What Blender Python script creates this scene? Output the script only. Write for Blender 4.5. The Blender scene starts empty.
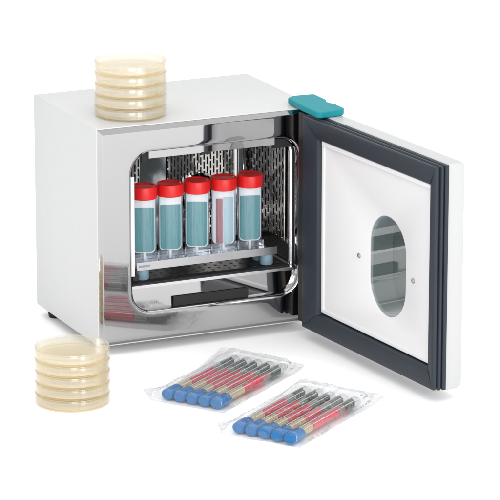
import bpy, bmesh, math, random
from mathutils import Vector, Matrix, noise
random.seed(7)
S = 0.01                                   # everything below is written in centimetres
scene = bpy.context.scene
col = scene.collection
PI = math.pi

# ------------------------------------------------------------------ materials
def new_mat(name):
    m = bpy.data.materials.new(name); m.use_nodes = True
    nt = m.node_tree; nt.nodes.clear()
    out = nt.nodes.new('ShaderNodeOutputMaterial')
    return m, nt, out

def N(nt, t, **kw):
    n = nt.nodes.new(t)
    for k, v in kw.items():
        if hasattr(n, k): setattr(n, k, v)
    return n

def principled(name, color, rough=.5, metal=0., noise_amt=0., noise_scale=40, bump=0., bump_scale=300,
               stretch=(1, 1, 1), spec=.5, coat=0., trans=0., sss=0., rough_var=0.):
    m, nt, out = new_mat(name)
    b = N(nt, 'ShaderNodeBsdfPrincipled')
    b.inputs['Base Color'].default_value = (*color, 1)
    b.inputs['Roughness'].default_value = rough
    b.inputs['Metallic'].default_value = metal
    b.inputs['Specular IOR Level'].default_value = spec
    b.inputs['Coat Weight'].default_value = coat
    b.inputs['Transmission Weight'].default_value = trans
    if sss:
        b.inputs['Subsurface Weight'].default_value = sss
        b.inputs['Subsurface Radius'].default_value = (.01, .006, .004)
        b.inputs['Subsurface Scale'].default_value = .3
    nt.links.new(b.outputs[0], out.inputs[0])
    tc = N(nt, 'ShaderNodeTexCoord'); mp = N(nt, 'ShaderNodeMapping')
    mp.inputs['Scale'].default_value = stretch
    nt.links.new(tc.outputs['Object'], mp.inputs[0])
    if noise_amt or rough_var:
        n = N(nt, 'ShaderNodeTexNoise'); n.inputs['Scale'].default_value = noise_scale
        n.inputs['Detail'].default_value = 5
        nt.links.new(mp.outputs[0], n.inputs['Vector'])
        if noise_amt:
            mx = N(nt, 'ShaderNodeMix', data_type='RGBA')
            mx.inputs['A'].default_value = (*[c * (1 - noise_amt) for c in color], 1)
            mx.inputs['B'].default_value = (*[min(1, c * (1 + noise_amt)) for c in color], 1)
            nt.links.new(n.outputs['Fac'], mx.inputs['Factor'])
            nt.links.new(mx.outputs['Result'], b.inputs['Base Color'])
        if rough_var:
            mr = N(nt, 'ShaderNodeMapRange')
            mr.inputs['To Min'].default_value = max(0, rough - rough_var)
            mr.inputs['To Max'].default_value = rough + rough_var
            nt.links.new(n.outputs['Fac'], mr.inputs['Value'])
            nt.links.new(mr.outputs[0], b.inputs['Roughness'])
    if bump:
        n2 = N(nt, 'ShaderNodeTexNoise'); n2.inputs['Scale'].default_value = bump_scale
        n2.inputs['Detail'].default_value = 3
        bp = N(nt, 'ShaderNodeBump'); bp.inputs['Strength'].default_value = bump
        bp.inputs['Distance'].default_value = .001
        nt.links.new(mp.outputs[0], n2.inputs['Vector'])
        nt.links.new(n2.outputs['Fac'], bp.inputs['Height'])
        nt.links.new(bp.outputs[0], b.inputs['Normal'])
    return m

def clear_film(name, tint=(1, 1, 1), rough=.05, gloss=.9, haze=0., ior=1.5, bump=0., bump_scale=60,
               hazecol=(1, 1, 1), edge=(.8, .8, .8), edge_pow=2.5, stretch=(1, 1, 1)):
    """thin clear plastic or glass: tinted see-through, Fresnel gloss, a little milky scatter, denser at grazing angles"""
    m, nt, out = new_mat(name)
    tr = N(nt, 'ShaderNodeBsdfTransparent'); gl = N(nt, 'ShaderNodeBsdfGlossy')
    di = N(nt, 'ShaderNodeBsdfDiffuse'); tl = N(nt, 'ShaderNodeBsdfTranslucent')
    gl.inputs['Roughness'].default_value = rough
    gl.inputs['Color'].default_value = (gloss, gloss, gloss, 1)
    di.inputs['Color'].default_value = (*hazecol, 1); tl.inputs['Color'].default_value = (*hazecol, 1)
    lw = N(nt, 'ShaderNodeLayerWeight'); lw.inputs['Blend'].default_value = .5
    pw = N(nt, 'ShaderNodeMath', operation='POWER'); pw.inputs[1].default_value = edge_pow
    nt.links.new(lw.outputs['Facing'], pw.inputs[0])
    cm = N(nt, 'ShaderNodeMix', data_type='RGBA')
    cm.inputs['A'].default_value = (*tint, 1)
    cm.inputs['B'].default_value = (*[t * e for t, e in zip(tint, edge)], 1)
    nt.links.new(pw.outputs[0], cm.inputs['Factor'])
    nt.links.new(cm.outputs['Result'], tr.inputs['Color'])
    ad = N(nt, 'ShaderNodeMixShader'); ad.inputs[0].default_value = .5
    nt.links.new(di.outputs[0], ad.inputs[1]); nt.links.new(tl.outputs[0], ad.inputs[2])
    mh = N(nt, 'ShaderNodeMixShader'); mh.inputs[0].default_value = haze
    nt.links.new(tr.outputs[0], mh.inputs[1]); nt.links.new(ad.outputs[0], mh.inputs[2])
    # Schlick reflectance, the same from both sides of the sheet
    f0 = ((ior - 1) / (ior + 1)) ** 2
    fr = N(nt, 'ShaderNodeLayerWeight'); fr.inputs['Blend'].default_value = .5
    p5 = N(nt, 'ShaderNodeMath', operation='POWER'); p5.inputs[1].default_value = 5
    sc_ = N(nt, 'ShaderNodeMath', operation='MULTIPLY_ADD'); sc_.inputs[1].default_value = (1 - f0) * .8; sc_.inputs[2].default_value = f0
    nt.links.new(fr.outputs['Facing'], p5.inputs[0]); nt.links.new(p5.outputs[0], sc_.inputs[0])
    mg = N(nt, 'ShaderNodeMixShader')
    nt.links.new(sc_.outputs[0], mg.inputs[0]); nt.links.new(mh.outputs[0], mg.inputs[1]); nt.links.new(gl.outputs[0], mg.inputs[2])
    if bump:
        tc = N(nt, 'ShaderNodeTexCoord'); mp = N(nt, 'ShaderNodeMapping'); mp.inputs['Scale'].default_value = stretch
        n2 = N(nt, 'ShaderNodeTexNoise'); n2.inputs['Scale'].default_value = bump_scale; n2.inputs['Detail'].default_value = 4
        bp = N(nt, 'ShaderNodeBump'); bp.inputs['Strength'].default_value = bump; bp.inputs['Distance'].default_value = .002
        nt.links.new(tc.outputs['Object'], mp.inputs[0]); nt.links.new(mp.outputs[0], n2.inputs['Vector'])
        nt.links.new(n2.outputs['Fac'], bp.inputs['Height'])
        for x in (gl, fr, di): nt.links.new(bp.outputs[0], x.inputs['Normal'])
    nt.links.new(mg.outputs[0], out.inputs[0])
    return m

def perforated(name, axes, cell=(.0046, .0125), mortar=.0016, steel=(.78, .77, .75), rough=.12, hole=(.02, .019, .018), bumpy=.6):
    """sheet steel punched with staggered upright slots; axes: which object axes run across / along the slots"""
    m, nt, out = new_mat(name)
    b = N(nt, 'ShaderNodeBsdfPrincipled'); d = N(nt, 'ShaderNodeBsdfDiffuse')
    b.inputs['Metallic'].default_value = 1; b.inputs['Roughness'].default_value = rough
    b.inputs['Base Color'].default_value = (*steel, 1); d.inputs['Color'].default_value = (*hole, 1)
    tc = N(nt, 'ShaderNodeTexCoord'); sp = N(nt, 'ShaderNodeSeparateXYZ'); cb = N(nt, 'ShaderNodeCombineXYZ')
    nt.links.new(tc.outputs['Object'], sp.inputs[0])
    nt.links.new(sp.outputs[axes[1]], cb.inputs[0]); nt.links.new(sp.outputs[axes[0]], cb.inputs[1])
    br = N(nt, 'ShaderNodeTexBrick'); br.offset = .5
    br.inputs['Scale'].default_value = 1; br.inputs['Brick Width'].default_value = cell[1]
    br.inputs['Row Height'].default_value = cell[0]; br.inputs['Mortar Size'].default_value = mortar
    br.inputs['Mortar Smooth'].default_value = .25
    nt.links.new(cb.outputs[0], br.inputs['Vector'])
    mx = N(nt, 'ShaderNodeMixShader')
    nt.links.new(br.outputs['Fac'], mx.inputs[0]); nt.links.new(d.outputs[0], mx.inputs[1]); nt.links.new(b.outputs[0], mx.inputs[2])
    bp = N(nt, 'ShaderNodeBump'); bp.inputs['Strength'].default_value = bumpy; bp.inputs['Distance'].default_value = .002
    n2 = N(nt, 'ShaderNodeTexNoise'); n2.inputs['Scale'].default_value = 38
    ad = N(nt, 'ShaderNodeMath', operation='ADD')
    nt.links.new(tc.outputs['Object'], n2.inputs['Vector'])
    nt.links.new(br.outputs['Fac'], ad.inputs[0]); nt.links.new(n2.outputs['Fac'], ad.inputs[1])
    nt.links.new(ad.outputs[0], bp.inputs['Height']); nt.links.new(bp.outputs[0], b.inputs['Normal'])
    nt.links.new(mx.outputs[0], out.inputs[0])
    return m

M = {}
M['floor'] = principled('white_table_surface', (.95, .95, .95), .9, noise_amt=.008, noise_scale=6, spec=.1)
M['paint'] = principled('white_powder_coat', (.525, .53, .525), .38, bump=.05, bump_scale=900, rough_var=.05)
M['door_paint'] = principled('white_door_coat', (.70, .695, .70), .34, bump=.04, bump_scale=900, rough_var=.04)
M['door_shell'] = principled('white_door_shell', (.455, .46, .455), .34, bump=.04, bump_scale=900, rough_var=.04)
M['rail'] = principled('satin_rail_steel', (.52, .52, .53), .26, 1, noise_amt=.06, noise_scale=60, stretch=(1, 1, 12), bump=.1)
M['steel'] = principled('polished_stainless', (.43, .426, .428), .03, 1, noise_amt=.02, noise_scale=9, bump=.05, bump_scale=9, rough_var=.01)
M['lip_steel'] = principled('bent_polished_lip', (.72, .72, .74), .08, 1, bump=.3, bump_scale=40, rough_var=.03)
M['chamber'] = principled('stainless_chamber_lining', (.66, .65, .63), .10, 1, noise_amt=.05, noise_scale=12, bump=.25, bump_scale=20, rough_var=.08)
M['brushed'] = principled('brushed_strip_steel', (.78, .78, .79), .30, 1, noise_amt=.06, noise_scale=60, stretch=(1, 1, 12), bump=.1)
M['perf_side'] = perforated('slotted_side_sheet', (1, 2), cell=(.0085, .0150), mortar=.0028, steel=(.70, .68, .66))
M['perf_back'] = perforated('slotted_back_sheet', (0, 2))
M['perf_shelf'] = perforated('slotted_shelf_sheet', (0, 1), cell=(.011, .013), mortar=.0042, steel=(.012, .012, .013), hole=(.09, .09, .09), bumpy=.08, rough=.3)  # slot colour is lightened to imitate the lit chamber showing through
M['black'] = principled('black_rubber', (.006, .006, .007), .7, bump=.2, bump_scale=500, noise_amt=.2)
M['gasket'] = principled('slate_blue_rubber_gasket', (.011, .018, .028), .5, bump=.12, bump_scale=350, noise_amt=.12, noise_scale=30)
M['hinge_seal'] = principled('brown_black_hinge_seal', (.018, .015, .013), .5, noise_amt=.15)
M['gasket_groove'] = principled('gasket_groove_rubber', (.015, .02, .032), .6, noise_amt=.1)
M['teal'] = principled('teal_plastic', (.001, .225, .262), .55, spec=.3, bump=.08, bump_scale=700, noise_amt=.04)
M['screw'] = principled('screw_steel', (.45, .45, .46), .25, 1, noise_amt=.1)
M['window_glass'] = clear_film('grey_window_glass', (.32, .35, .36), .02, .97, haze=.015, ior=6.0, edge=(.7, .72, .72))
M['front_glass'] = clear_film('front_window_glass', (.84, .865, .865), .015, .97, haze=.01, ior=2.5, edge=(.7, .75, .74))
M['window_seal'] = principled('window_reveal', (.50, .54, .54), .4, noise_amt=.1)
M['red'] = principled('red_screw_cap', (.62, .012, .012), .36, spec=.35, noise_amt=.05, sss=.1, bump=.05)
M['jar'] = clear_film('clear_jar_plastic', (.975, .985, .99), .04, 1., haze=.06, ior=1.5, hazecol=(.86, .93, 1), edge=(.70, .75, .85), edge_pow=3.2)
M['white_plastic'] = principled('white_slide_plastic', (.80, .84, .86), .4, noise_amt=.02, sss=.1)
M['teal_agar'] = principled('teal_agar_medium', (.026, .215, .24), .22, noise_amt=.28, noise_scale=130, stretch=(3, 3, .15), coat=.3)  # upright streaks in the colour stand in for reflections on the jar
M['rose_agar'] = principled('rose_agar_medium', (.27, .03, .05), .3, noise_amt=.12, noise_scale=110, stretch=(3, 3, .15), coat=.3)
M['pale_agar'] = principled('pale_blue_agar_medium', (.33, .49, .55), .3, noise_amt=.06, noise_scale=110, stretch=(3, 3, .15), coat=.3)
M['frost_blue'] = principled('frosted_blue_foot', (.26, .40, .50), .35, trans=.3, noise_amt=.08)
M['dish'] = clear_film('clear_dish_plastic', (.999, .998, .992), .16, 1., haze=.045, ior=1.5, hazecol=(1, .985, .94), edge=(.82, .77, .69), edge_pow=3.5)
M['dish_rim'] = clear_film('dish_rim_plastic', (.98, .96, .90), .10, 1., haze=.25, ior=1.45, hazecol=(.90, .84, .70), edge=(.62, .56, .44))
M['agar_rim'] = clear_film('amber_agar_rim', (.93, .80, .55), .12, 1., haze=.55, ior=1.4, hazecol=(.80, .62, .36), edge=(.75, .62, .42))
M['agar'] = clear_film('cream_agar', (.995, .975, .90), .12, .8, haze=.22, ior=1.4, hazecol=(1, .97, .82), edge=(.95, .88, .68), bump=.05)
M['film'] = clear_film('crinkled_clear_film', (.988, .988, .99), .08, 1., haze=.028, ior=1.6, hazecol=(.98, .985, 1), bump=.4, bump_scale=45, edge=(.80, .81, .83), edge_pow=3)
M['tube'] = clear_film('clear_tube_plastic', (.96, .96, .95), .04, 1., haze=.03, ior=1.5, edge=(.5, .5, .48), edge_pow=3)
M['blue_cap'] = principled('bright_blue_cap', (.001, .115, .31), .3, noise_amt=.08)
M['tan_medium'] = principled('tan_agar', (.50, .38, .20), .35, noise_amt=.25, noise_scale=90, stretch=(.4, 3, 3))
M['red_medium'] = principled('crimson_agar', (.60, .022, .055), .3, noise_amt=.55, noise_scale=60, stretch=(.5, 4, 4))
M['green_medium'] = principled('dark_green_grey_agar', (.05, .068, .055), .35, noise_amt=.45, noise_scale=120)
M['grey_cap'] = principled('grey_green_tube_end', (.22, .25, .22), .35, noise_amt=.3, noise_scale=80)
M['ink_red'] = principled('red_print', (.60, .07, .12), .5, noise_amt=.1)
M['ink_dark'] = principled('dark_green_print', (.20, .27, .26), .5, noise_amt=.2)
M['ink_grey'] = principled('grey_engraving', (.28, .28, .29), .5, noise_amt=.1)

# ------------------------------------------------------------------ mesh helpers
class MB:
    def __init__(self): self.v = []; self.f = []
    def add(self, vs, fs):
        o = len(self.v); self.v += [tuple(p) for p in vs]; self.f += [tuple(i + o for i in q) for q in fs]; return self
    def box(self, x0, x1, y0, y1, z0, z1):
        return self.add([(x0, y0, z0), (x1, y0, z0), (x1, y1, z0), (x0, y1, z0), (x0, y0, z1), (x1, y0, z1), (x1, y1, z1), (x0, y1, z1)],
                        [(0, 3, 2, 1), (4, 5, 6, 7), (0, 1, 5, 4), (1, 2, 6, 5), (2, 3, 7, 6), (3, 0, 4, 7)])
    def loops(self, L, closed_ends=(False, False), ring=False):
        n = len(L[0]); vs = [p for l in L for p in l]; fs = []
        K = len(L)
        for k in range(K if ring else K - 1):
            a = k * n; b = ((k + 1) % K) * n
            for i in range(n):
                j = (i + 1) % n
                fs.append((a + i, a + j, b + j, b + i))
        if closed_ends[0]: fs.append(tuple(reversed(range(n))))
        if closed_ends[1]: fs.append(tuple((K - 1) * n + i for i in range(n)))
        return self.add(vs, fs)
    def lathe(self, prof, n=48, ends=(False, False), c=(0, 0), axis='z'):
        L = []
        for r, z in prof:
            if axis == 'z': L.append([(c[0] + r * math.cos(2 * PI * i / n), c[1] + r * math.sin(2 * PI * i / n), z) for i in range(n)])
            else: L.append([(z, c[0] + r * math.cos(2 * PI * i / n), c[1] + r * math.sin(2 * PI * i / n)) for i in range(n)])
        return self.loops(L, ends)
    def prism(self, poly, z0, z1):
        return self.loops([[(x, y, z0) for x, y in poly], [(x, y, z1) for x, y in poly]], (True, True))
    def build(self, name, mat, parent=None, smooth=35, bevel=0, seg=2, loc=None, rot=None):
        me = bpy.data.meshes.new(name)
        me.from_pydata([(x * S, y * S, z * S) for x, y, z in self.v], [], self.f)
        bm = bmesh.new(); bm.from_mesh(me)
        bmesh.ops.recalc_face_normals(bm, faces=bm.faces)
        if smooth:
            for f in bm.faces: f.smooth = True
            for e in bm.edges:
                if len(e.link_faces) == 2 and e.calc_face_angle(0) > math.radians(smooth): e.smooth = False
        bm.to_mesh(me); bm.free()
        me.materials.append(mat)
        o = bpy.data.objects.new(name, me); col.objects.link(o)
        if parent: o.parent = parent
        if loc: o.location = Vector(loc) * S
        if rot: o.rotation_euler = rot
        if bevel:
            b = o.modifiers.new('bevel', 'BEVEL'); b.width = bevel * S; b.segments = seg; b.limit_method = 'ANGLE'
            b.angle_limit = math.radians(40)
            b.harden_normals = False
        return o

def tag(o, label=None, cat=None, group=None, kind=None):
    for k, v in (('label', label), ('category', cat), ('group', group), ('kind', kind)):
        if v: o[k] = v
    return o
def empty(name, loc, rz=0):
    o = bpy.data.objects.new(name, None); col.objects.link(o)
    o.location = Vector(loc) * S; o.rotation_euler = (0, 0, rz); o.empty_display_size = .02
    return o
def copy_tree(o, parent=None):
    c = o.copy(); col.objects.link(c)
    if parent: c.parent = parent
    for ch in [x for x in scene.objects if x.parent == o]: copy_tree(ch, c)
    return c
def rrect(x0, x1, z0, z1, r, n=10, m=6):
    """rounded rectangle as a list of 2-D points; fixed number of points so loops can be bridged"""
    pts = []
    cs = [((x1 - r, z1 - r), 0), ((x0 + r, z1 - r), 90), ((x0 + r, z0 + r), 180), ((x1 - r, z0 + r), 270)]
    for (cx, cz), a0 in cs:
        for i in range(n + 1):
            a = math.radians(a0 + 90 * i / n); pts.append((cx + r * math.cos(a), cz + r * math.sin(a)))
        q0 = pts[-1]
        nx = cs[(cs.index(((cx, cz), a0)) + 1) % 4]; a = math.radians(nx[1])
        q1 = (nx[0][0] + r * math.cos(a), nx[0][1] + r * math.sin(a))
        for i in range(1, m): pts.append((q0[0] + (q1[0] - q0[0]) * i / m, q0[1] + (q1[1] - q0[1]) * i / m))
    return pts
def at_y(pts, y): return [(a, y, b) for a, b in pts]

# ------------------------------------------------------------------ the setting
g = MB().box(-2500, 2500, -2500, 2500, -4, 0).build('table_surface', M['floor'], smooth=0); tag(g, kind='structure')

# ------------------------------------------------------------------ incubator
W, D, Z0, Z1 = 29.9, 21.2, 1.32, 29.08
inc = empty('laboratory_incubator', (0, 0, 0))
tag(inc, 'white benchtop laboratory incubator with polished steel front and its thick door standing open', 'incubator')
# shell : outer skin, folded front edge
t = .11
sh = MB()
out0 = rrect(0, W, Z0, Z1, .22, 4, 2); inn = rrect(t, W - t, Z0 + t, Z1 - t, .1, 4, 2)
sh.loops([at_y(rrect(.3, W - .3, Z0 + .3, Z1 - .3, .1, 4, 2), D), at_y(rrect(.08, W - .08, Z0 + .08, Z1 - .08, .2, 4, 2), D - .06), at_y(out0, D - .3), at_y(out0, .05), at_y(rrect(.05, W - .05, Z0 + .05, Z1 - .05, .2, 4, 2), 0), at_y(inn, 0), at_y(inn, 1.2)], (True, False))
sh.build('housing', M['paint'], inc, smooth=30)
# front frame of polished steel
OX0, OX1, OZ0, OZ1, OR = 4.75, 27.4, 5.2, 25.45, 2.6
def op(d, y, r=None): return at_y(rrect(OX0 - d, OX1 + d, OZ0 - d, OZ1 + d, OR + d, 12, 8), y)
def fr(d, y): return at_y(rrect(d, W - d, Z0 + d, Z1 - d, .001, 12, 8), y)
ff = MB().loops([fr(.14, .5), fr(.14, .22), fr(.60, .07), fr(.66, .02), fr(.70, 0), fr(.95, 0), op(.9, 0), op(.45, .004), op(.28, .03), op(.12, .12), op(.03, .25), op(0, .42), op(0, .5)])
ff.build('front_frame', M['steel'], inc, smooth=40)
# rolled lip and black seal around the opening, bright flange behind
MB().loops([op(0, .505), op(-.03, 1.0), op(.0, 1.25)]).build('opening_lip', M['lip_steel'], inc)
MB().loops([op(-.01, 1.26), op(-.06, 1.4), op(-.06, 1.8), op(0, 1.95)]).build('opening_seal', M['black'], inc)
MB().loops([op(0, 1.96), op(-.2, 2.0), op(-.32, 2.1), op(-.32, 2.5), op(-.2, 2.7)]).build('inner_flange', M['lip_steel'], inc)
# chamber
CX0, CX1, CZ0, CZ1, CY = 4.9, 27.2, 5.3, 25.4, 16.2
def ch(d, y, r=2.2): return at_y(rrect(CX0 + d, CX1 - d, CZ0 + d, CZ1 - d, r, 12, 8), y)
cm = MB().loops([ch(-.05, 2.7), ch(0, 3.0), ch(0, 14.6), ch(.15, 15.4), ch(.6, 16.0), ch(1.4, CY, 1.4)], (False, True))
cm.build('chamber', M['chamber'], inc, smooth=50)
# sloped polished sheet that closes the chamber below the shelf
MB().loops([[(4.7, 1.06, 5.1), (27.45, 1.06, 5.1), (27.3, 1.30, 7.95), (4.7, 1.30, 7.95)], [(4.7, 1.14, 5.1), (27.45, 1.14, 5.1), (27.3, 1.38, 7.95), (4.7, 1.38, 7.95)]], (True, True)).build('sloping_front_sheet', M['steel'], inc, smooth=0)
# slotted sheets on the right, left and back walls
MB().box(26.86, 26.98, 3.2, 14.2, 11.2, 24.2).build('slotted_side_panel', M['perf_side'], inc, smooth=0, bevel=.03)
MB().box(5.12, 5.24, 3.2, 14.2, 11.2, 24.2).build('slotted_side_panel', M['perf_side'], inc, smooth=0, bevel=.03)
bk = MB()
bk.box(7.2, 12.4, 15.9, 16.0, 9.5, 24.0); bk.box(16.2, 25.6, 15.9, 16.0, 9.5, 24.0)
bk.build('slotted_back_panel', M['perf_back'], inc, smooth=0, bevel=.03)
# fan shroud ring at the back
rg = MB(); L = []
for r, y in [(2.7, 15.88), (2.8, 15.2), (2.55, 14.9), (2.25, 15.1), (2.2, 15.88)]:
    L.append([(20.6 + r * math.cos(2 * PI * i / 48), y, 15.2 + r * math.sin(2 * PI * i / 48)) for i in range(48)])
rg.loops(L).build('fan_shroud', M['lip_steel'], inc)
# shelf resting on two runners
MB().box(5.35, 26.75, 2.6, 14.6, 8.32, 8.50).build('shelf', M['perf_shelf'], inc, smooth=0, bevel=.04)
se = MB().box(4.95, 27.05, .95, 2.58, 8.22, 8.34); se.box(4.95, 27.05, .82, .94, 7.98, 8.36)
se.build('shelf_front_rail', M['brushed'], inc, smooth=0, bevel=.03)
MB().box(5.3, 26.8, 1.4, 2.58, 8.345, 8.50).build('shelf_seal', M['black'], inc, smooth=0, bevel=.03)
for x0, x1 in ((4.93, 5.33), (26.77, 27.17)):
    MB().box(x0, x1, 2.9, 14.6, 7.95, 8.31).build('shelf_runner', M['brushed'], inc, smooth=0, bevel=.05)
# strips and pads in the opening
MB().box(6.95, 24.1, -.006, .35, 24.72, 25.62).build('top_cushion_strip', M['steel'], inc, smooth=0, bevel=.02)
MB().box(4.52, 4.98, -.06, .3, 9.9, 22.6).build('side_cushion_strip', M['brushed'], inc, smooth=0, bevel=.03)
MB().box(4.86, 5.7, .3, .9, 9.2, 9.9).build('rubber_pad', M['black'], inc, smooth=0, bevel=.04)
MB().box(10.5, 20.7, .60, 1.04, 5.22, 6.38).build('rubber_pad', M['black'], inc, smooth=0, bevel=.05)
pd = MB(); pts = [(24.1, 24.15), (27.15, 24.15)] + [(27.3 - OR + OR * math.cos(a), 25.36 - OR + OR * math.sin(a)) for a in [math.radians(q) for q in (32, 42, 54, 66, 78, 90)]] + [(24.1, 25.36)]
pd.loops([[(x, .45, z) for x, z in pts], [(x, .95, z) for x, z in pts]], (True, True)); pd.build('rubber_pad', M['black'], inc, smooth=0, bevel=.03)
MB().box(6.2, 6.93, .45, .9, 24.2, 25.3).build('rubber_pad', M['black'], inc, smooth=0, bevel=.03)
MB().box(14.0, 15.3, -.05, .2, 24.48, 24.80).build('rubber_pad', M['black'], inc, smooth=0, bevel=.03)
# feet
for x, y in ((1.7, 18.9), (1.9, 5.2), (28.2, 18.9), (28.2, 5.2)):
    MB().lathe([(.75, 0), (.85, .12), (1.05, 1.3), (1.05, 1.45)], 28, (True, True), (x, y)).build('rubber_foot', M['black'], inc)
# teal hinge cover
tp = [(27.05, 2.6), (28.1, 3.4), (30.8, 3.2), (30.95, 2.9), (30.95, -.35), (30.55, -1.2), (30.55, -2.0), (30.95, -2.8), (30.95, -5.4), (30.5, -6.1), (27.3, -6.5), (26.9, -6.1), (26.85, -2.1)]
MB().prism(tp, 29.16, 29.95).build('hinge_cover', M['teal'], inc, smooth=30, bevel=.14, seg=3)
MB().lathe([(.5, 28.0), (.5, 29.15)], 20, (True, True), (29.4, -.9)).build('hinge_pin', M['black'], inc)

# door : local x along the door, local y outward, z up
TH = -1.4804
DW, DT, DZ0, DZ1 = 33.06, 2.58, 1.38, 29.13
def dl(a0, a1, z0, z1, r, y): return at_y(rrect(a0, a1, z0, z1, r, 12, 4), y)
wc, wz0, wz1, wh = 21.25, 7.65, 20.2, 4.1
def win(d, y): return dl(wc - wh + d, wc + wh - d, wz0 + d, wz1 - d, wh - d - .001, y)
dm = MB().loops([win(0, .02), dl(.1, DW - .1, DZ0 + .1, DZ1 - .1, .12, .0), dl(0, DW, DZ0, DZ1, .2, .1), dl(0, DW, DZ0, DZ1, .25, DT - .9),
                 dl(.12, DW - .12, DZ0 + .1, DZ1 - .1, .3, DT - .35), dl(.4, DW - .4, DZ0 + .35, DZ1 - .35, .4, DT - .06), dl(.8, DW - .8, DZ0 + .7, DZ1 - .7, .5, DT), win(0, DT)], ring=True)
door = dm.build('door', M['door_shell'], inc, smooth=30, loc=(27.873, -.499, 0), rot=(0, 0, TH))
# gasket
def gk(i, o):
    wide = max(0, i - .45)
    return dl(2.35 + i + .46 * wide, 33.25 - i + .40 * wide, 1.5 + i, 29.05 - i, .12 + .02 * max(0, i), o)
prof = [(0, -.01), (0, -.36), (.10, -.46), (.34, -.50), (.34, -.62), (.14, -.68), (.04, -.76), (.04, -.98), (.14, -1.06), (.38, -1.10), (.38, -1.22), (.2, -1.28), (.12, -1.38), (.12, -1.62), (.22, -1.74), (.45, -1.78)]
MB().loops([gk(i, o) for i, o in prof] + [gk(1.1, -1.72), gk(1.5, -1.66), gk(2.2, -1.62), gk(2.45, -1.5), gk(2.55, -1.2), gk(2.6, -.5)]).build('door_gasket', M['gasket'], door, smooth=32)
MB().box(.12, 2.5, -.95, -.02, 1.75, 28.85).build('hinge_side_seal', M['hinge_seal'], door, smooth=0, bevel=.12, seg=3)
# mitre seams in the gasket corners
for (x0, z0, x1, z1) in ((2.85, 1.95, 5.6, 3.85), (2.85, 28.6, 5.6, 26.7), (32.8, 1.95, 31.65, 3.85), (32.8, 28.6, 31.65, 26.7)):
    dx, dz = (x1 - x0), (z1 - z0); l = math.hypot(dx, dz); nx, nz = -dz / l * .035, dx / l * .035
    MB().loops([[(x0 + nx, y, z0 + nz), (x0 - nx, y, z0 - nz), (x1 - nx, y + .12, z1 - nz), (x1 + nx, y + .12, z1 + nz)] for y in (-1.80, -1.6)], (True, True)).build('gasket_seam', M['gasket_groove'], door, smooth=0)
# inner white panel : shallow pan with a rolled edge and the window cut out
ip = (5.95, 31.55, 4.25, 26.6)
def pn(i, y, r=.3): return dl(ip[0] + i, ip[1] - i, ip[2] + i, ip[3] - i, r, y)
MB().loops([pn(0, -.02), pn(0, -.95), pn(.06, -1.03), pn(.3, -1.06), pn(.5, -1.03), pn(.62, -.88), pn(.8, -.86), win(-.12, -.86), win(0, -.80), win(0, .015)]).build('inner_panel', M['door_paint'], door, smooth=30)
MB().box(6.35, 31.4, -1.30, -1.0, 25.84, 26.44).build('panel_ledge', M['door_paint'], door, smooth=0, bevel=.1, seg=3)
MB().loops([win(.02, -.5), win(.32, -.5), win(.32, 2.3), win(.02, 2.3)], ring=True).build('window_reveal', M['window_seal'], door)
MB().loops([win(.1, -.72), win(.1, -.6)], (True, True)).build('window_pane', M['front_glass'], door, smooth=0)
MB().loops([win(.1, 2.32), win(.1, 2.45)], (True, True)).build('window_pane', M['window_glass'], door, smooth=0)
for s, z in ((14.75, 13.75), (27.1, 13.6)):
    q = MB(); L = []
    for r, y in [(.34, -.87), (.34, -.93), (.24, -1.02), (.10, -1.05)]:
        L.append([(s + r * math.cos(2 * PI * i / 20), y, z + r * math.sin(2 * PI * i / 20)) for i in range(20)])
    q.loops(L, (True, True)); q.build('screw', M['screw'], door)

# ------------------------------------------------------------------ jar rack on the shelf
rack = empty('jar_rack', (15.8, 4.2, 8.55))
tag(rack, 'narrow polished steel rack on the incubator shelf carrying the row of red capped jars', 'rack')
r_ = MB().box(-9.6, 9.55, -1.9, 1.9, 1.45, 1.6)
r_.box(-9.6, 9.55, 1.78, 1.9, 1.62, 2.3)
r_.build('tray', M['lip_steel'], rack, smooth=0, bevel=.03)
MB().loops([[(x, -2.06, 1.33), (x, -1.92, 1.33), (x, -1.94, 2.36), (x, -2.02, 2.36)] for x in (-9.65, 9.6)], (True, True)).build('front_rail', M['rail'], rack, smooth=0, bevel=.03)
for x in (-8.55, 8.5):
    for y in (-1.15, 1.15):
        MB().lathe([(.8, 0), (.86, .1), (.86, 1.3), (.7, 1.44)], 24, (True, True), (x, y)).build('foot', M['frost_blue'], rack)
mk = MB(); xx = -9.35
while xx < -7.9:
    w = random.uniform(.06, .16); mk.box(xx, xx + w, -2.075, -2.05, 1.72, 1.98); xx += w + .05
mk.build('engraved_marks', M['ink_grey'], rack, smooth=0)

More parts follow.
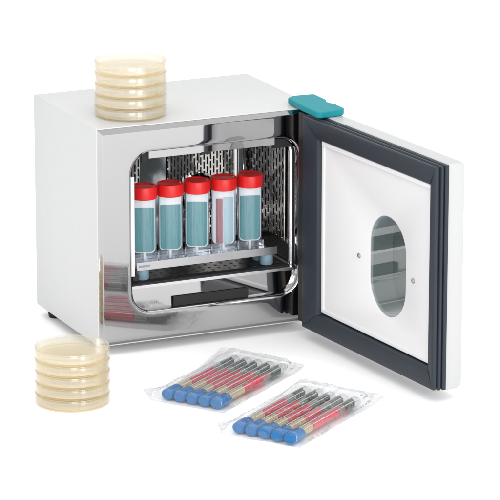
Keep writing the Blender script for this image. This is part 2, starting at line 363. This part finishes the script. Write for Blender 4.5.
# ------------------------------------------------------------------ red capped jars
def slide_poly(hw, z0, z1, r):
    p = [(hw, z1), (-hw, z1)]
    for i in range(7):
        a = math.radians(180 + 15 * i); p.append((-hw + r + r * math.cos(a), z0 + r + r * math.sin(a)))
    for i in range(7):
        a = math.radians(270 + 15 * i); p.append((hw - r + r * math.cos(a), z0 + r + r * math.sin(a)))
    return p
def slab(poly, y0, y1): return MB().loops([[(x, y0, z) for x, z in poly], [(x, y1, z) for x, z in poly]], (True, True))
def make_jar(kind):
    root = empty('culture_jar', (0, 0, 0))
    MB().lathe([(.05, .1), (1.2, .1), (1.44, .18), (1.55, .4), (1.56, 8.7), (1.56, 9.2), (1.47, 9.2), (1.47, .5), (1.3, .3), (.05, .3)], 56).build('jar_body', M['jar'], root)
    cap = [(.05, 8.55), (1.6, 8.55), (1.68, 8.62), (1.68, 9.98), (1.62, 10.1), (1.45, 10.16), (1.3, 10.12), (1.22, 10.04), (.05, 10.03)]
    o = MB().lathe(cap, 72, (True, True)).build('cap', M['red'], root)
    sl = MB().loops([[(x, y, z) for x, z in slide_poly(1.40, 1.4, 8.5, .6)] for y in (-.16, .1)], (True, True)).build('slide', M['white_plastic'], root, smooth=0, bevel=.04)
    MB().lathe([(.17, .35), (.17, 1.5)], 16, (True, True)).build('slide_stem', M['white_plastic'], sl)
    if kind == 'teal':
        slab(slide_poly(1.28, 1.55, 7.3, .55), -.26, -.165).build('agar', M['teal_agar'], sl, smooth=0, bevel=.05)
    else:
        slab([(-.1, 7.3), (-.95, 7.3), (-.95, 1.6), (-.8, 1.45), (-.1, 1.45)], -.26, -.165).build('agar', M['rose_agar'], sl, smooth=0, bevel=.04)
        slab([(1.2, 7.5), (.0, 7.5), (.0, 1.45), (.8, 1.45), (1.2, 1.8)], -.25, -.165).build('agar', M['pale_agar'], sl, smooth=0, bevel=.04)
    return root
teal_jar = make_jar('teal'); rose_jar = make_jar('rose')
jl = ['red capped jar with teal slide, half hidden by the left rim',
      'red capped jar with teal slide, second from the left on the rack',
      'red capped jar with teal slide, in the middle of the rack of five',
      'red capped jar with a rose pink strip beside a pale blue slide',
      'red capped jar with teal slide at the right end of the rack']
first = True
for k, x in enumerate((8.0, 11.55, 15.2, 18.85, 22.5)):
    if k == 3: o = rose_jar
    else: o = teal_jar if first else copy_tree(teal_jar); first = False
    o.location = (x * S, 4.15 * S, 10.13 * S)
    o.rotation_euler = (0, 0, math.radians((-20, -14, -26, -24, -18)[k]))
    tag(o, jl[k], 'jar', 'red capped culture jars in a row on the rack')

# ------------------------------------------------------------------ petri dishes
DH = 1.405
def make_dish():
    root = empty('petri_dish', (0, 0, 0))
    MB().lathe([(.02, .10), (4.18, .10), (4.24, .03), (4.34, .03), (4.36, .12), (4.36, 1.12), (4.28, 1.12), (4.28, .20), (4.2, .17), (.02, .17)], 96).build('dish_base', M['dish'], root)
    ag = MB().lathe([(.02, .18), (4.2, .18), (4.25, .24), (4.26, .60), (4.17, .56), (.02, .56)], 96).build('agar', M['agar'], root)
    MB().lathe([(4.262, .20), (4.275, .22), (4.275, .34), (4.262, .36)], 96).build('agar_rim', M['agar_rim'], ag)
    MB().lathe([(.02, 1.18), (4.3, 1.18), (4.4, 1.1), (4.42, .32), (4.50, .32), (4.5, 1.20), (4.46, 1.27), (4.34, 1.28), (.02, 1.27)], 96).build('lid', M['dish'], root)
    MB().lathe([(4.30, 1.285), (4.31, 1.355), (4.42, 1.365), (4.45, 1.275)], 96).build('stacking_ring', M['dish_rim'], root)
    return root
proto = make_dish(); first = True
pos = ['bottom', 'second from the bottom', 'middle', 'second from the top', 'top']
for (cx, cy, z0, where, grp) in ((6.98, 5.79, 29.09, 'on top of the white incubator', 'petri dishes stacked on the incubator'),
                                 (-9.46, -15.05, .005, 'standing in front of the incubator', 'petri dishes stacked in front of the incubator')):
    for k in range(5):
        o = proto if first else copy_tree(proto); first = False
        o.location = ((cx + random.uniform(-.04, .04)) * S, (cy + random.uniform(-.04, .04)) * S, (z0 + DH * k) * S)
        o.rotation_euler = (0, 0, random.uniform(0, 6))
        tag(o, '%s petri dish of the stack %s' % (pos[k], where), 'petri dish', grp)

# ------------------------------------------------------------------ culture tubes in clear bags
R = .95
def make_tube(rnd):
    root = empty('culture_tube', (0, 0, 0))
    MB().lathe([(.02, 1.2), (.80, 1.2), (.86, 1.4), (.86, 15.4), (.78, 15.9), (.02, 16.0)], 32, axis='x', c=(0, R)).build('tube_body', M['tube'], root)
    cp = MB().lathe([(.3, .0), (.80, .02), (.92, .16), (.96, .4), (.96, 2.35), (.9, 2.5), (.4, 2.5)], 40, (True, True), axis='x', c=(0, R)).build('cap', M['blue_cap'], root)
    MB().lathe([(.5, -.012), (.56, -.05), (.72, -.05), (.77, .02)], 40, axis='x', c=(0, R)).build('cap_rim', M['blue_cap'], cp)
    a, b, c = 2.4 + rnd.uniform(2.6, 4.2), rnd.uniform(10.2, 11.6), rnd.uniform(12.4, 13.2)
    def seg(x0, x1, r, mat):
        n = 14; pr = [(.2, x0)] + [(r * (.93 + .07 * math.sin(q * 2.1 + x0)) , x0 + .05 + (x1 - x0 - .1) * q / n) for q in range(n + 1)] + [(.2, x1)]
        m_ = MB().lathe(pr, 26, (True, True), axis='x', c=(0, R))
        m_.v = [(x + (y * .9 + math.sin(y * 9 + a) * .14) * (.8 if .5 < x - x0 or x0 < 3 else .8), y, z) for x, y, z in m_.v]
        return m_.build('medium', mat, root)
    seg(2.75, a, .66, M['tan_medium']); seg(a + .02, b, .68, M['red_medium']); seg(b + .02, c, .60, M['grey_cap']); seg(c + .02, 15.2, .74, M['green_medium'])
    for sy, zz in ((.50, .56), (-.42, .60)):
        MB().box(2.5, 14.6, sy - .055, sy + .055, R + zz - .05, R + zz + .03).build('slide_edge_glint', M['white_plastic'], root, smooth=0, bevel=.02)  # pale slide edges, added as painted highlight lines along each tube
    return root
def lerp(a, b, t): return a + (b - a) * t
def bag(n0, n1, e0, e1, corners, where, others, seed):
    """n0,n1 cap ends of first / last tube, e0,e1 their far ends; corners A (left) B (back) C (right) D (front)"""
    trnd = random.Random(seed)
    axes = []
    for k in range(5):
        t_ = k / 4
        p = Vector((lerp(n0[0], n1[0], t_), lerp(n0[1], n1[1], t_))); q = Vector((lerp(e0[0], e1[0], t_), lerp(e0[1], e1[1], t_)))
        d = (q - p).normalized(); axes.append((p, d))
        o = make_tube(trnd)
        o.location = (p.x * S, p.y * S, .06 * S); o.rotation_euler = (0, 0, math.atan2(d.y, d.x)); o.scale = (1.03 + .01 * (k % 2), .885, .74)
        tag(o, ('%s blue capped tube in the bag ' % ('leftmost', 'second from the left', 'middle', 'second from the right', 'rightmost')[k]) + where, 'tube', 'blue capped tubes in the bag ' + where)
    nu, nv = 150, 100
    pd0 = (axes[0][1] + axes[4][1]).normalized(); pv = Vector((pd0.y, -pd0.x)); p0 = axes[0][0]; PW = (axes[4][0] - p0).dot(pv)
    def env(x, y):
        q = Vector((x, y)) - p0; u = q.dot(pd0); w = q.dot(pv)
        k = 2.04 + .05 * math.cos(w / PW * 8 * PI)
        if w < -.8: k *= math.exp(-((-.8 - w) / .9) ** 1.5)
        if w > PW + .8: k *= math.exp(-((w - PW - .8) / .42) ** 1.6)
        if u < -.08: k *= math.exp(-((-.08 - u) / .45) ** 1.5)
        if u > 16.7: k *= math.exp(-((u - 16.7) / 1.3) ** 1.4)
        return k
    def loc(u, w, z=0): q = p0 + pd0 * u + pv * w; return Vector((q.x, q.y, z))
    (uB, wB, zB), (uC, wC, zC), tip = corners
    A, B, C_, D_ = loc(-.95, -1.7), loc(uB, wB, zB), loc(uC, wC, zC), loc(-.95, PW + 1.55)
    T = []; Bt = []
    for i in range(nu + 1):
        u = i / nu
        for j in range(nv + 1):
            v = j / nv
            p = A.lerp(B, u).lerp(D_.lerp(C_, u), v)
            fl = pv * (-tip * max(0, 1 - abs(u - .17) / .17) * (1 - v) ** 3)
            p = p + Vector((fl.x, fl.y, 0))
            wob = noise.noise(Vector((u * 6 + seed, v * 4, 0))) * .25
            x, y = p.x + wob * (abs(u - .5) * 2), p.y + noise.noise(Vector((u * 6, v * 4, seed + 9))) * .25
            edge = min(1, u * 24, (1 - u) * 14, min(v, 1 - v) * 10)
            h = .725 * env(x, y) if 0 < i < nu and 0 < j < nv else 0
            q2 = Vector((x, y)) - p0; lu, lw = q2.dot(pd0), q2.dot(pv)
            wr = noise.noise(Vector((lu * .16 + seed, lw * .9, 3))) * .16 + (.5 - abs(noise.noise(Vector((lu * .3, lw * 1.3, seed))))) * .14 + noise.noise(Vector((x * 1.8, y * 1.8, seed))) * .05
            wr += max(0, 1 - abs(lu - 3.2) / 2.5) * abs(noise.noise(Vector((x * 2.0, y * 2.0, seed + 4)))) * .34
            z = max(p.z * max(0, u - .6) * 2.5, 0) + .05 + h * edge + (wr + .1) * (.35 + .65 * edge) * (.6 if h > 1.2 else 1)
            if h > 1.2: z = max(z, h + .05)
            zb = max(p.z * max(0, u - .6) * 2.5, 0) + .02
            if i in (0, nu) or j in (0, nv): z = zb = zb + .10 + max(0, wr) * .8
            T.append((x, y, max(z, zb))); Bt.append((x, y, zb if not (0 < i < nu and 0 < j < nv) else min(.02 + max(0, (u - .85)) * p.z * 4, zb)))
    m = MB(); n = (nu + 1) * (nv + 1)
    fs = []
    for i in range(nu):
        for j in range(nv):
            a = i * (nv + 1) + j; q = (a, a + nv + 1, a + nv + 2, a + 1)
            fs.append(q); fs.append(tuple(n + k for k in reversed(q)))
    m.add(T + Bt, fs)
    b = m.build('plastic_bag', M['film'], None, smooth=80)
    tag(b, 'crinkled clear bag of five blue capped tubes ' + others, 'bag', 'clear bags of culture tubes')
    # printing on the film along the right-hand side
    def top(u, v): 
        i, j = min(nu, int(u * nu)), min(nv, int(v * nv)); return Vector(T[i * (nv + 1) + j])
    rnd = random.Random(seed)
    def marks(u0, u1, rows, mat, nm, wmin, wmax, dens):
        q = MB()
        for v0, hh in rows:
            u = u0
            while u < u1:
                w = rnd.uniform(wmin, wmax)
                if rnd.random() < dens:
                    a, b_, c, d = top(u, v0), top(u + w, v0), top(u + w, v0 + hh), top(u, v0 + hh)
                    e = (b_ - a).normalized() * (w * 20); up = Vector((0, 0, .04)); g_ = (d - a); g_ = g_ * (.26 / max(.05, g_.length))
                    q.add([a + up, a + e + up, a + e + g_ + up, a + g_ + up], [(0, 1, 2, 3)])
                u += w + rnd.uniform(.005, .011)
        q.build(nm, mat, b, smooth=0)
    marks(.40, .60, ((.925, .02), (.95, .02)), M['ink_red'], 'red_print', .006, .011, .95)
    marks(.10, .37, ((.915, .02), (.945, .02), (.975, .02)), M['ink_dark'], 'dark_print', .003, .008, .7)
    marks(.63, .88, ((.91, .02), (.94, .02), (.965, .02)), M['ink_dark'], 'dark_print', .003, .008, .7)
bag((.8, -19.5), (4.7, -25.1), (14.9, -9.4), (18.5, -14.9),
    [(19.6, -3.7, .9), (19.4, 8.2, .4), 3.0], 'nearer the incubator', 'close under the steel front panel', 3)
bag((3.3, -34.5), (7.0, -40.6), (17.4, -24.4), (20.9, -30.5),
    [(19.2, -2.9, .9), (20.6, 8.6, .4), 2.4], 'in the foreground', 'in the foreground, nearest the camera', 11)

# ------------------------------------------------------------------ light
w = bpy.data.worlds.new('World'); scene.world = w; w.use_nodes = True
bg = w.node_tree.nodes['Background']; bg.inputs[0].default_value = (1, 1, 1.01, 1); bg.inputs[1].default_value = 1.15
def area(name, loc, target, sx, sy, power):
    l = bpy.data.lights.new(name, 'AREA'); l.shape = 'RECTANGLE'; l.size = sx; l.size_y = sy; l.energy = power
    o = bpy.data.objects.new(name, l); col.objects.link(o); o.location = loc
    o.rotation_euler = (Vector(target) - Vector(loc)).to_track_quat('-Z', 'Y').to_euler(); return o
area('overhead_softbox', (-.2, -.5, 3.2), (.1, -.1, 0), 4.5, 4.5, 50)
area('front_softbox', (-1.0, -3.6, 1.2), (.15, 0, .15), 1.2, 1.2, 42)
area('strip_softbox', (.22, -2.6, .62), (0, 0, .12), .14, 1.1, 8)
area('strip_softbox', (.55, -2.6, .62), (0, 0, .12), .14, 1.1, 8)

# ------------------------------------------------------------------ camera
az, el, dist, roll, f, tx, tz = (0.429175, 0.269252, 441.48986, 0.00052, 3519.828262, 20.632642, 11.508357)
fwd = Vector((math.sin(az) * math.cos(el), math.cos(az) * math.cos(el), -math.sin(el)))
r = fwd.cross(Vector((0, 0, 1))).normalized(); u = r.cross(fwd)
r2 = r * math.cos(roll) + u * math.sin(roll); u2 = -r * math.sin(roll) + u * math.cos(roll)
pos_ = (Vector((tx, 0, tz)) - fwd * dist) * S
cam = bpy.data.cameras.new('camera'); co = bpy.data.objects.new('camera', cam); col.objects.link(co)
cam.sensor_width = 36; cam.lens = 36 * f / 500; cam.clip_start = .1; cam.clip_end = 200
mw = Matrix((r2, u2, -fwd)).transposed().to_4x4(); mw.translation = pos_; co.matrix_world = mw
scene.camera = co
scene.view_settings.view_transform = 'Standard'; scene.view_settings.look = 'None'
scene.view_settings.exposure = 0; scene.view_settings.gamma = 1
scene.render.resolution_x = scene.render.resolution_y = 1024
scene.cycles.max_bounces = 12; scene.cycles.transparent_max_bounces = 64
scene.cycles.glossy_bounces = 10; scene.cycles.diffuse_bounces = 5; scene.cycles.transmission_bounces = 8
scene.cycles.caustics_reflective = True
scene.cycles.use_denoising = True
scene.cycles.sample_clamp_indirect = 6
